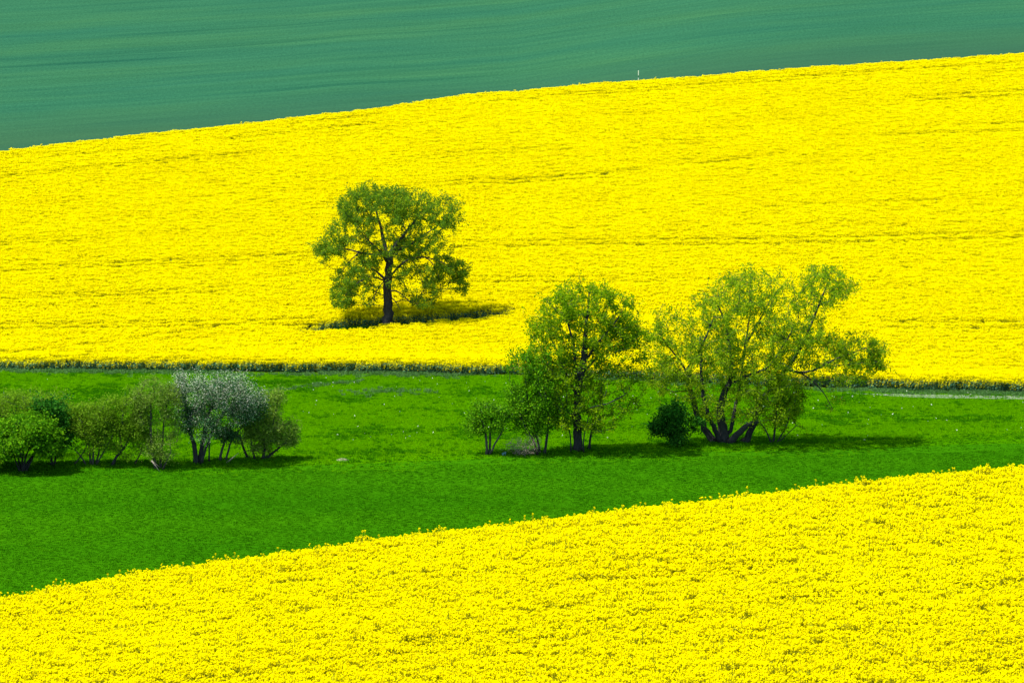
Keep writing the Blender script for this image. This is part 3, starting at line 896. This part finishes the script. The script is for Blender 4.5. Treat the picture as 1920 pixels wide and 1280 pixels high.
# --- shrubs left of it
build('hawthorn_shrub', 'small rounded green shrub on slim forked stems left of the dead bramble heap', 'shrub', (915, 851),
      [(915, 775, 38, 24), (945, 785, 22, 26, .8), (890, 795, 20, 14, .8), (925, 765, 26, 14, .7)], 200,
      [(0.10, 0.06, [(913, 853, 0), (913, 830, 0), (910, 808, 0), (905, 790, 0)]), (0.09, 0.05, [(918, 853, .2), (919, 830, .2), (920, 800, .2), (922, 780, .2)], True),
       (0.07, 0.04, [(919, 850, -.1), (928, 830, -.2), (938, 815, -.3), (946, 795, -.3)], True), (0.05, 0.02, [(911, 815, 0), (902, 808, .2), (890, 802, .3)])],
      leafs=[('crown', L_GRN, 34, 0.15, 0.13, 0.65)], seed=43, trunk='stem', bark=BARK_G)
build('elder_shrub', 'leafy green shrub rising behind the dead bramble heap, leaning against the tall tree', 'shrub', (1014, 851),
      [(995, 740, 42, 38), (985, 700, 34, 35, .9), (1015, 775, 45, 28), (975, 770, 26, 22, .8), (1030, 725, 30, 40, .8), (975, 668, 22, 18, .6), (990, 800, 30, 14, .7), (1010, 668, 24, 26, .6)], 520,
      [(0.10, 0.05, [(1020, 852, 0), (1024, 830, 0), (1028, 805, 0), (1030, 770, 0), (1020, 730, 0)]), (0.09, 0.04, [(1012, 852, .3), (1008, 825, .4), (1000, 795, .5), (990, 755, .5), (985, 710, .4)], True),
       (0.07, 0.03, [(1008, 852, -.3), (1002, 825, -.6), (985, 800, -.8), (975, 775, -.8)], True)],
      leafs=[('crown', L_GRN, 30, 0.17, 0.14, 0.65)], seed=44, trunk='stem', depth=0.7)

# --- willow and its companions
build('willow_tree', 'broad open willow with a fan of thick leaning trunks from one foot', 'tree', (1357, 831),
      [(1410, 540, 55, 36), (1470, 545, 24, 30, .7), (1545, 530, 40, 36), (1590, 545, 16, 22, .5), (1330, 580, 44, 34), (1255, 600, 30, 40, .8), (1230, 655, 32, 40, .7), (1400, 620, 70, 45, .9),
       (1500, 600, 50, 45, .9), (1540, 660, 45, 32, .8), (1610, 655, 40, 36, .9), (1640, 665, 20, 30, .6), (1310, 680, 60, 45, .8), (1420, 700, 60, 40, .8), (1270, 720, 40, 28, .7), (1490, 680, 40, 35, .7), (1380, 760, 60, 30, .6),
       (1330, 750, 36, 30, .6), (1560, 745, 22, 28, .35), (1580, 700, 40, 24, .45), (1360, 545, 30, 24, .7), (1440, 760, 40, 30, .7), (1395, 745, 30, 30, .5), (1345, 700, 30, 30, .5), (1520, 520, 18, 22, .5), (1400, 660, 80, 40, .8), (1330, 640, 50, 50, .8), (1470, 640, 50, 50, .6), (1235, 700, 30, 30, .6), (1648, 660, 18, 28, .9), (1600, 690, 40, 20, .7), (1575, 640, 40, 24, .7), (1600, 535, 12, 18, .6), (1395, 520, 40, 14, .7)], 2900,
      [(0.36, 0.17, [(1358, 834, 0), (1356, 810, 0), (1353, 790, 0), (1349, 765, 0), (1354, 742, -.2), (1368, 716, -.3)]),
       (0.15, 0.05, [(1368, 716, -.3), (1371, 690, -.2), (1369, 660, .1), (1362, 610, .3), (1345, 570, .5)]),
       (0.12, 0.04, [(1366, 718, -.3), (1388, 706, -.8), (1410, 697, -1.1), (1440, 685, -1.4), (1455, 660, -1.4), (1480, 620, -1.2)]),
       (0.25, 0.10, [(1342, 832, .3), (1325, 808, .5), (1310, 785, .7), (1300, 755, .8), (1293, 725, .7), (1290, 690, .5)], True),
       (0.17, 0.06, [(1350, 826, -.2), (1338, 798, -.6), (1326, 775, -.9), (1315, 735, -1.2), (1312, 680, -1.2), (1310, 630, -1.1)], True),
       (0.24, 0.15, [(1368, 828, -.3), (1385, 808, -.6), (1400, 793, -.8), (1418, 788, -.8)], True),
       (0.26, 0.16, [(1392, 833, .2), (1404, 815, .2), (1414, 802, .2), (1416, 792, .1)], True),
       (0.13, 0.04, [(1370, 815, .4), (1378, 775, 1.0), (1390, 720, 1.5), (1400, 650, 1.8), (1410, 580, 1.8)]),
       (0.15, 0.05, [(1414, 790, .1), (1425, 755, .8), (1448, 728, 1.2), (1480, 690, 1.2), (1510, 640, 1.0), (1540, 560, .6), (1555, 525, .5)]),
       (0.09, 0.03, [(1478, 692, 1.0), (1500, 700, .2), (1530, 690, -.5), (1570, 668, -.8), (1620, 650, -.8)]),
       (0.07, 0.02, [(1472, 695, 1.0), (1505, 700, .4), (1530, 718, .1), (1548, 742, 0), (1560, 765, 0)]),
       (0.08, 0.03, [(1290, 700, .5), (1270, 670, .3), (1245, 640, .2), (1230, 610, .2)]),
       (0.06, 0.02, [(1300, 735, .8), (1285, 733, .8), (1262, 738, .7), (1245, 728, .6)]),
       (0.08, 0.03, [(1311, 650, -1.2), (1325, 620, -1.5), (1335, 590, -1.6)]),
       (0.09, 0.03, [(1400, 650, 1.8), (1430, 600, 2.2), (1450, 560, 2.2)])],
      leafs=[('crown', L_WIL, 21, 0.12, 0.17, 0.42, 0.5, None, 0.10)], seed=45, bf=0.18, depth=0.6, bark=BARK_D, gapt=0.40, gs=1.5)
build('dark_shrub', 'small rounded dark green bush on a short trunk left of the willow', 'shrub', (1268, 836),
      [(1243, 794, 22, 13), (1287, 795, 22, 15), (1262, 775, 22, 16), (1266, 758, 12, 8, .7), (1229, 803, 9, 7, .8), (1306, 802, 9, 8, .8), (1268, 808, 20, 8, .8), (1250, 765, 12, 8, .6), (1266, 822, 12, 8, 1.2), (1278, 818, 10, 7, .9), (1220, 798, 8, 5, .6), (1312, 790, 8, 6, .5)], 300,
      [(0.16, 0.08, [(1268, 838, 0), (1268, 822, 0), (1266, 806, 0), (1262, 790, 0)]), (0.08, 0.04, [(1270, 820, 0), (1280, 806, .3), (1290, 797, .4)]), (0.08, 0.04, [(1267, 818, 0), (1256, 808, -.4), (1244, 800, -.5)])],
      leafs=[('crown', L_DRK, 42, 0.14, 0.14, 0.7)], seed=46, gapt=0.42, gs=2.4)
build('thorn_shrub', 'loose green shrub on many thin stems right of the willow trunks', 'shrub', (1448, 831),
      [(1460, 760, 40, 34), (1475, 735, 30, 26, .9), (1440, 785, 26, 18, .7), (1490, 770, 18, 20, .7), (1465, 712, 26, 18, .8), (1470, 795, 25, 10, .5), (1485, 745, 22, 24, .8)], 330,
      [(0.07, 0.03, [(1447, 833, 0), (1440, 812, 0), (1430, 795, .1), (1422, 788, .2)]), (0.08, 0.04, [(1450, 833, .1), (1453, 810, .2), (1455, 785, .3), (1458, 750, .3)], True),
       (0.06, 0.03, [(1455, 833, -.1), (1466, 812, -.3), (1476, 795, -.4), (1480, 770, -.4)], True), (0.04, 0.02, [(1458, 832, .2), (1475, 815, .3), (1492, 800, .3), (1500, 792, .3)], True)],
      leafs=[('crown', L_MID, 22, 0.16, 0.13, 0.6)], seed=47, trunk='stem')

# --- dead bramble heap
t, e = build('bramble_heap', 'heap of dead grey brown bramble canes between the two small green shrubs', 'bramble', (980, 853),
      [(980, 838, 34, 15), (990, 825, 22, 12, .8), (965, 845, 26, 8)], 420, None, (14, 30, 18, 0.012),
      leafs=[('dry_tips', L_DEAD, 6, 0.10, 0.07, 0.3)], seed=48, bark=BARK_P, bf=0.05, tip_r=0.009, trunk='cane')

# --- left hedge
HG = None
build('leafy_shrub', 'dense bright green broad-leaved bush with dark hollow base at the hedge end', 'shrub', (42, 884),
      [(40, 815, 62, 28), (80, 830, 42, 26), (5, 825, 45, 30), (45, 795, 46, 18), (100, 850, 24, 16, .7), (-30, 840, 40, 35)], 560, None, (6, 45, 50, 0.09),
      leafs=[('crown', L_GRN, 40, 0.18, 0.17, 0.7)], seed=49, trunk='stem')
build('dark_holly_shrub', 'dark blue green bush rising behind the bright green broad-leaved bush', 'shrub', (98, 872),
      [(95, 775, 34, 22), (112, 800, 26, 24), (78, 790, 26, 20), (105, 825, 30, 22), (75, 752, 8, 10, .6)], 330, None, (4, 22, 60, 0.08),
      leafs=[('crown', L_DRK, 46, 0.16, 0.15, 0.7)], seed=50, trunk='stem')
build('budding_shrub', 'olive yellow budding bush standing behind the dense bright green bush', 'shrub', (40, 858),
      [(30, 765, 52, 26), (95, 750, 36, 18, .8), (-20, 770, 40, 30), (60, 745, 36, 14, .8), (110, 765, 26, 14, .6), (140, 770, 14, 16, .5), (15, 740, 24, 8, .6)], 560, None, (6, 40, 60, 0.07),
      leafs=[('crown', L_OLV, 26, 0.16, 0.12, 0.5)], seed=51, trunk='stem')
build('hazel_shrub', 'olive green shrub on a tight sheaf of straight grey stems', 'shrub', (174, 871),
      [(170, 795, 38, 26), (160, 775, 28, 18), (195, 790, 24, 26, .9), (150, 810, 20, 16, .8), (200, 765, 18, 18, .8), (175, 830, 34, 14, .6), (145, 790, 18, 20, .8), (205, 820, 22, 16, .6), (185, 760, 20, 10, .6)], 520,
      [(0.06, 0.03, [(162, 873, 0), (156, 858, 0), (148, 848, 0), (140, 842, 0)]), (0.07, 0.03, [(170, 873, .1), (168, 850, .1), (165, 825, .2), (162, 800, .2)], True),
       (0.07, 0.03, [(174, 873, -.1), (176, 845, -.2), (178, 820, -.2), (180, 795, -.2)], True), (0.06, 0.03, [(178, 873, .2), (185, 848, .3), (190, 820, .3), (196, 800, .3)], True),
       (0.06, 0.03, [(180, 873, 0), (192, 850, -.1), (205, 830, -.1), (212, 815, -.1)], True), (0.05, 0.03, [(138, 872, .1), (152, 855, .1), (163, 838, .1), (168, 820, .1)], True)],
      leafs=[('crown', L_OLV, 36, 0.17, 0.12, 0.55)], seed=52, trunk='stem', bark=BARK_G)
build('leaning_shrub', 'thin olive shrub on one crooked leaning stem beside the sheaf of grey stems', 'shrub', (211, 872),
      [(235, 780, 30, 28), (250, 760, 22, 20, .8), (228, 815, 26, 18, .7), (262, 800, 22, 22, .7), (248, 740, 18, 14, .7), (222, 755, 20, 12, .7), (240, 845, 26, 14, .4), (270, 770, 18, 26, .6)], 430,
      [(0.11, 0.05, [(210, 874, 0), (216, 858, 0), (224, 848, 0), (232, 843, 0), (240, 828, 0), (246, 805, 0)]), (0.06, 0.03, [(230, 844, 0), (226, 830, .2), (222, 810, .3)]), (0.06, 0.03, [(252, 870, .3), (258, 857, .3), (267, 845, .3), (276, 830, .3)], True)],
      leafs=[('crown', L_OLV, 34, 0.17, 0.12, 0.5)], seed=53)
build('bare_topped_shrub', 'tall half bare brownish shrub with grey stems just left of the white blossom', 'shrub', (298, 878),
      [(285, 735, 26, 28), (308, 760, 28, 26), (275, 775, 22, 24, .8), (312, 800, 22, 26, .8), (290, 715, 20, 10, .7), (300, 835, 26, 24, .8), (318, 735, 14, 20, .6), (268, 722, 12, 8, .5), (262, 750, 14, 16, .5)], 560,
      [(0.12, 0.05, [(294, 880, 0), (286, 855, 0), (284, 825, 0), (283, 795, 0), (284, 755, 0)]), (0.10, 0.04, [(300, 880, .2), (302, 850, .2), (305, 815, .3), (308, 780, .3), (313, 762, .3)], True),
       (0.05, 0.02, [(306, 880, -.2), (314, 860, -.3), (322, 845, -.4)], True), (0.04, 0.02, [(282, 800, 0), (272, 760, .2), (262, 738, .3), (254, 722, .3)])],
      leafs=[('crown', L_BRN, 26, 0.18, 0.105, 0.5)], seed=54, trunk='stem', bark=BARK_G)
def bloom(p):
    return True
t, e = build('blossoming_hawthorn', 'hawthorn topped with white blossom on a dark sheaf of trunks', 'tree', (370, 868),
      [(362, 745, 30, 30), (395, 765, 30, 30), (385, 800, 34, 20), (348, 775, 18, 24, .8), (412, 728, 26, 18, .9), (440, 748, 22, 26, .9), (358, 712, 30, 10, .8), (452, 780, 24, 22, .8), (460, 722, 22, 14, .8), (486, 738, 14, 18, .6), (425, 708, 16, 7, .8), (385, 722, 24, 10, .7), (340, 703, 12, 7, .7), (484, 758, 18, 18, .7), (495, 735, 10, 14, .6), (335, 740, 14, 24, .6), (372, 700, 18, 5, .5), (448, 704, 16, 5, .5)], 820,
      [(0.17, 0.07, [(368, 870, 0), (366, 850, 0), (362, 830, 0), (357, 805, 0), (354, 775, 0)]), (0.16, 0.06, [(373, 870, .2), (376, 845, .3), (380, 825, .4), (386, 790, .4), (400, 755, .3)], True),
       (0.10, 0.05, [(378, 868, -.2), (386, 840, -.3), (395, 815, -.4), (415, 780, -.4)], True), (0.06, 0.04, [(391, 866, .4), (391, 845, .4), (393, 820, .4)], True)],
      leafs=[('crown', L_HAW, 20, 0.17, 0.115, 0.65)], seed=55)
top = t.loc(0, 752)[2]
t.leaves(e, BLOS, 'blossom', 30, 0.17, 0.052, 0.8, 0.5, lambda p: p[2] + 0.35 * t.r.normal() > top)
t.leaves(e, BLOS, 'blossom', 9, 0.17, 0.048, 0.8, 0.5, lambda p: p[2] + 0.35 * t.r.normal() <= top)
build('slanting_shrub', 'small dark green bush on slanting twin stems right of the blossoming hawthorn', 'shrub', (416, 864),
      [(440, 795, 28, 20), (425, 810, 22, 14, .7), (455, 770, 22, 22, .8), (480, 760, 18, 22, .7)], 260,
      [(0.10, 0.05, [(412, 866, 0), (415, 848, 0), (418, 832, 0), (428, 812, 0)]), (0.08, 0.04, [(422, 866, .2), (427, 848, .2), (430, 832, .2), (440, 815, .2), (455, 800, .2)], True)],
      leafs=[('crown', L_HAW, 28, 0.17, 0.12, 0.6)], seed=56, trunk='stem', bark=BARK_G)
build('wide_armed_shrub', 'sparse brownish green shrub with a long low arm at the open end of the hedge', 'shrub', (487, 862),
      [(500, 800, 34, 26), (480, 780, 26, 24), (525, 815, 28, 18, .8), (500, 755, 24, 22, .7), (550, 805, 10, 14, .5), (520, 750, 16, 24, .35), (470, 825, 28, 20, .9), (545, 825, 14, 10, .6), (485, 845, 22, 12, .7), (515, 738, 12, 10, .5), (470, 760, 20, 24, .8), (530, 790, 18, 12, .5)], 620,
      [(0.12, 0.05, [(492, 864, 0), (496, 845, 0), (495, 825, 0), (492, 795, 0), (497, 765, 0)]), (0.10, 0.03, [(495, 862, .1), (510, 850, .1), (524, 838, .1), (538, 828, .1), (552, 820, .1)]),
       (0.10, 0.05, [(466, 863, .2), (458, 845, .2), (452, 830, .2), (450, 815, .2)], True), (0.08, 0.03, [(478, 864, -.2), (476, 845, -.3), (470, 825, -.3), (472, 800, -.3)], True),
       (0.06, 0.025, [(497, 830, 0), (512, 800, -.3), (518, 770, -.4), (524, 740, -.4)])],
      leafs=[('crown', L_BRN, 30, 0.17, 0.12, 0.55)], seed=57, trunk='stem')

# ------------------------------------------------------------------ small things
# bleached fallen branch at the hedge foot
t = Tree((297, 880), 60)
e = empty('fallen_branch', t.o)
t.limb([(285, 862, -.3), (292, 868, -.45), (298, 876, -.55), (302, 883, -.6)], 0.035, 0.02, root=True)
t.limb([(290, 866, -.4), (297, 869, -.5), (303, 875, -.5)], 0.02, 0.01)
t.tipids = []; t.first = 999; t.finish(0.008)
t.wood(e, BARK_P, 'branch', 'twig')
tag(e, 'bleached forked dead branch propped against the tall half bare shrub', 'branch')

# bleached pole leaning under the hedge
t = Tree((428, 866), 61)
e = empty('dead_pole', t.o)
t.limb([(426, 866, -.4), (436, 858, -.3), (448, 848, -.2)], 0.04, 0.025, root=True)
t.tipids = []; t.first = 999; t.finish(0.008)
t.wood(e, BARK_P, 'pole', 'twig')
tag(e, 'pale dead pole slanting up under the open end of the hedge', 'branch')

# marker post at the upper edge of the far field
PW = mat('white_paint')[0]; PW.node_tree.nodes['Principled BSDF'].inputs['Base Color'].default_value = (0.50, 0.60, 0.48, 1)
PG = mat('dark_post_paint')[0]; PG.node_tree.nodes['Principled BSDF'].inputs['Base Color'].default_value = (0.035, 0.10, 0.06, 1)
def lathe(name, prof, m, parent, n=10, lean=(0, 0)):
    V = []; Fc = []
    for (r_, z) in prof:
        for k in range(n):
            a = 2 * math.pi * k / n
            V.append((r_ * math.cos(a) + lean[0] * z, r_ * math.sin(a) + lean[1] * z, z))
    for j in range(len(prof) - 1):
        for k in range(n):
            Fc.append((j * n + k, j * n + (k + 1) % n, (j + 1) * n + (k + 1) % n, (j + 1) * n + k))
    Fc.append(tuple(range(n))[::-1]); Fc.append(tuple((len(prof) - 1) * n + k for k in range(n)))
    return mesh_obj(name, V, Fc, m, parent, smooth=False)
mx = (1197 - 960) / F * float(Yt(14.0))
my = float(Yt(mx)) + 0.6
mz = float(terrain(mx, my))
e = empty('marker_post', (mx, my, mz))
px_, py_ = project((mx, my, mz)); mpp = my / F
hz = (py_ - 133) * mpp                      # overall height, from the foot to the tip
lathe('post', [(0.035, -0.1), (0.035, hz * 0.62)], PG, e)
lathe('white_sleeve', [(0.045, hz - 0.52), (0.05, hz - 0.50), (0.05, hz - 0.05), (0.045, hz), (0.01, hz + 0.015)], PW, e)
lathe('white_band', [(0.045, hz - 1.02), (0.05, hz - 1.0), (0.05, hz - 0.80), (0.045, hz - 0.78)], PW, e)
lathe('rod', [(0.028, hz * 0.6), (0.028, hz - 0.5)], PG, e)
tag(e, 'thin white banded marker post at the edge of the wheat field', 'marker post')

# leaning white stake under the lone tree
sp = hit(808, 600, 0.35, 300)
e0 = np.array([sp[0], sp[1], float(terrain(sp[0], sp[1]))])
e = empty('leaning_stake', e0)
hz = (project(e0)[1] - 593) * sp[1] / F
lathe('stake', [(0.05, -0.05), (0.055, 0.1), (0.055, hz - 0.08), (0.04, hz - 0.02), (0.01, hz)], PW, e, 8, (0.28, 0))
lathe('collar', [(0.065, hz - 0.2), (0.07, hz - 0.19), (0.07, hz - 0.13), (0.065, hz - 0.12)], PG, e, 8, (0.28, 0))
tag(e, 'short white stake leaning in the clearing right of the lone tree', 'stake')

# pale heap of dry earth and straw in the meadow
q = hit(642, 862)
rr_ = np.random.default_rng(70); V = []; Fc = []
for i in range(9):
    for k in range(18):
        a = 2 * math.pi * k / 18; f = i / 8
        rad = 0.42 * f * (1 + 0.25 * math.sin(2 * a + 1) + 0.12 * rr_.normal())
        x, y = rad * math.cos(a) * 1.0, rad * math.sin(a) * 0.8
        V.append((x, y, 0.10 * (1 - f * f) + 0.02 * rr_.normal() - 0.05 * f + float(terrain(q[0] + x, q[1] + y)) - q[2]))
for i in range(8):
    for k in range(18):
        Fc.append((i * 18 + k, i * 18 + (k + 1) % 18, (i + 1) * 18 + (k + 1) % 18, (i + 1) * 18 + k))
EARTH = mat('dry_earth')[0]
nt = EARTH.node_tree
g = nt.nodes.new('ShaderNodeNewGeometry')
nt.links.new(ramp(nt, noise(nt, g.outputs['Position'], 5, 5), [(0.3, (0.07, 0.12, 0.03)), (0.65, (0.22, 0.22, 0.13))]), nt.nodes['Principled BSDF'].inputs['Base Color'])
o = mesh_obj('earth_mound', V, Fc, EARTH, smooth=True); o.location = q
tag(o, 'small pale molehill of dry earth in the open meadow between the hedge and trees', 'molehill')

# scrap lying by the bramble heap
q = hit(945, 853)
BL = mat('pale_blue_plastic')[0]; BL.node_tree.nodes['Principled BSDF'].inputs['Base Color'].default_value = (0.12, 0.25, 0.34, 1)
V = []; Fc = []
for j in range(5):
    for i in range(6):
        V.append(((i - 2.5) * 0.045 + 0.02 * rr_.normal(), (j - 2) * 0.06, 0.13 + 0.03 * math.sin(i * 1.3 + j) + 0.03 * rr_.normal()))
V += [(v[0] * 0.9, v[1], v[2] - 0.13) for v in V]
Fc = [(j * 6 + i, j * 6 + i + 1, j * 6 + i + 7, j * 6 + i + 6) for j in range(4) for i in range(5)]
edge = [i for i in range(6)] + [j * 6 + 5 for j in range(1, 5)] + [24 + i for i in range(4, -1, -1)] + [j * 6 for j in range(3, 0, -1)]
Fc += [(a, edge[(k + 1) % len(edge)], edge[(k + 1) % len(edge)] + 30, a + 30) for k, a in enumerate(edge)]
o = mesh_obj('plastic_scrap', V, Fc, BL, smooth=True); o.location = q
tag(o, 'crumpled pale blue scrap in the grass beside the bramble heap', 'litter')
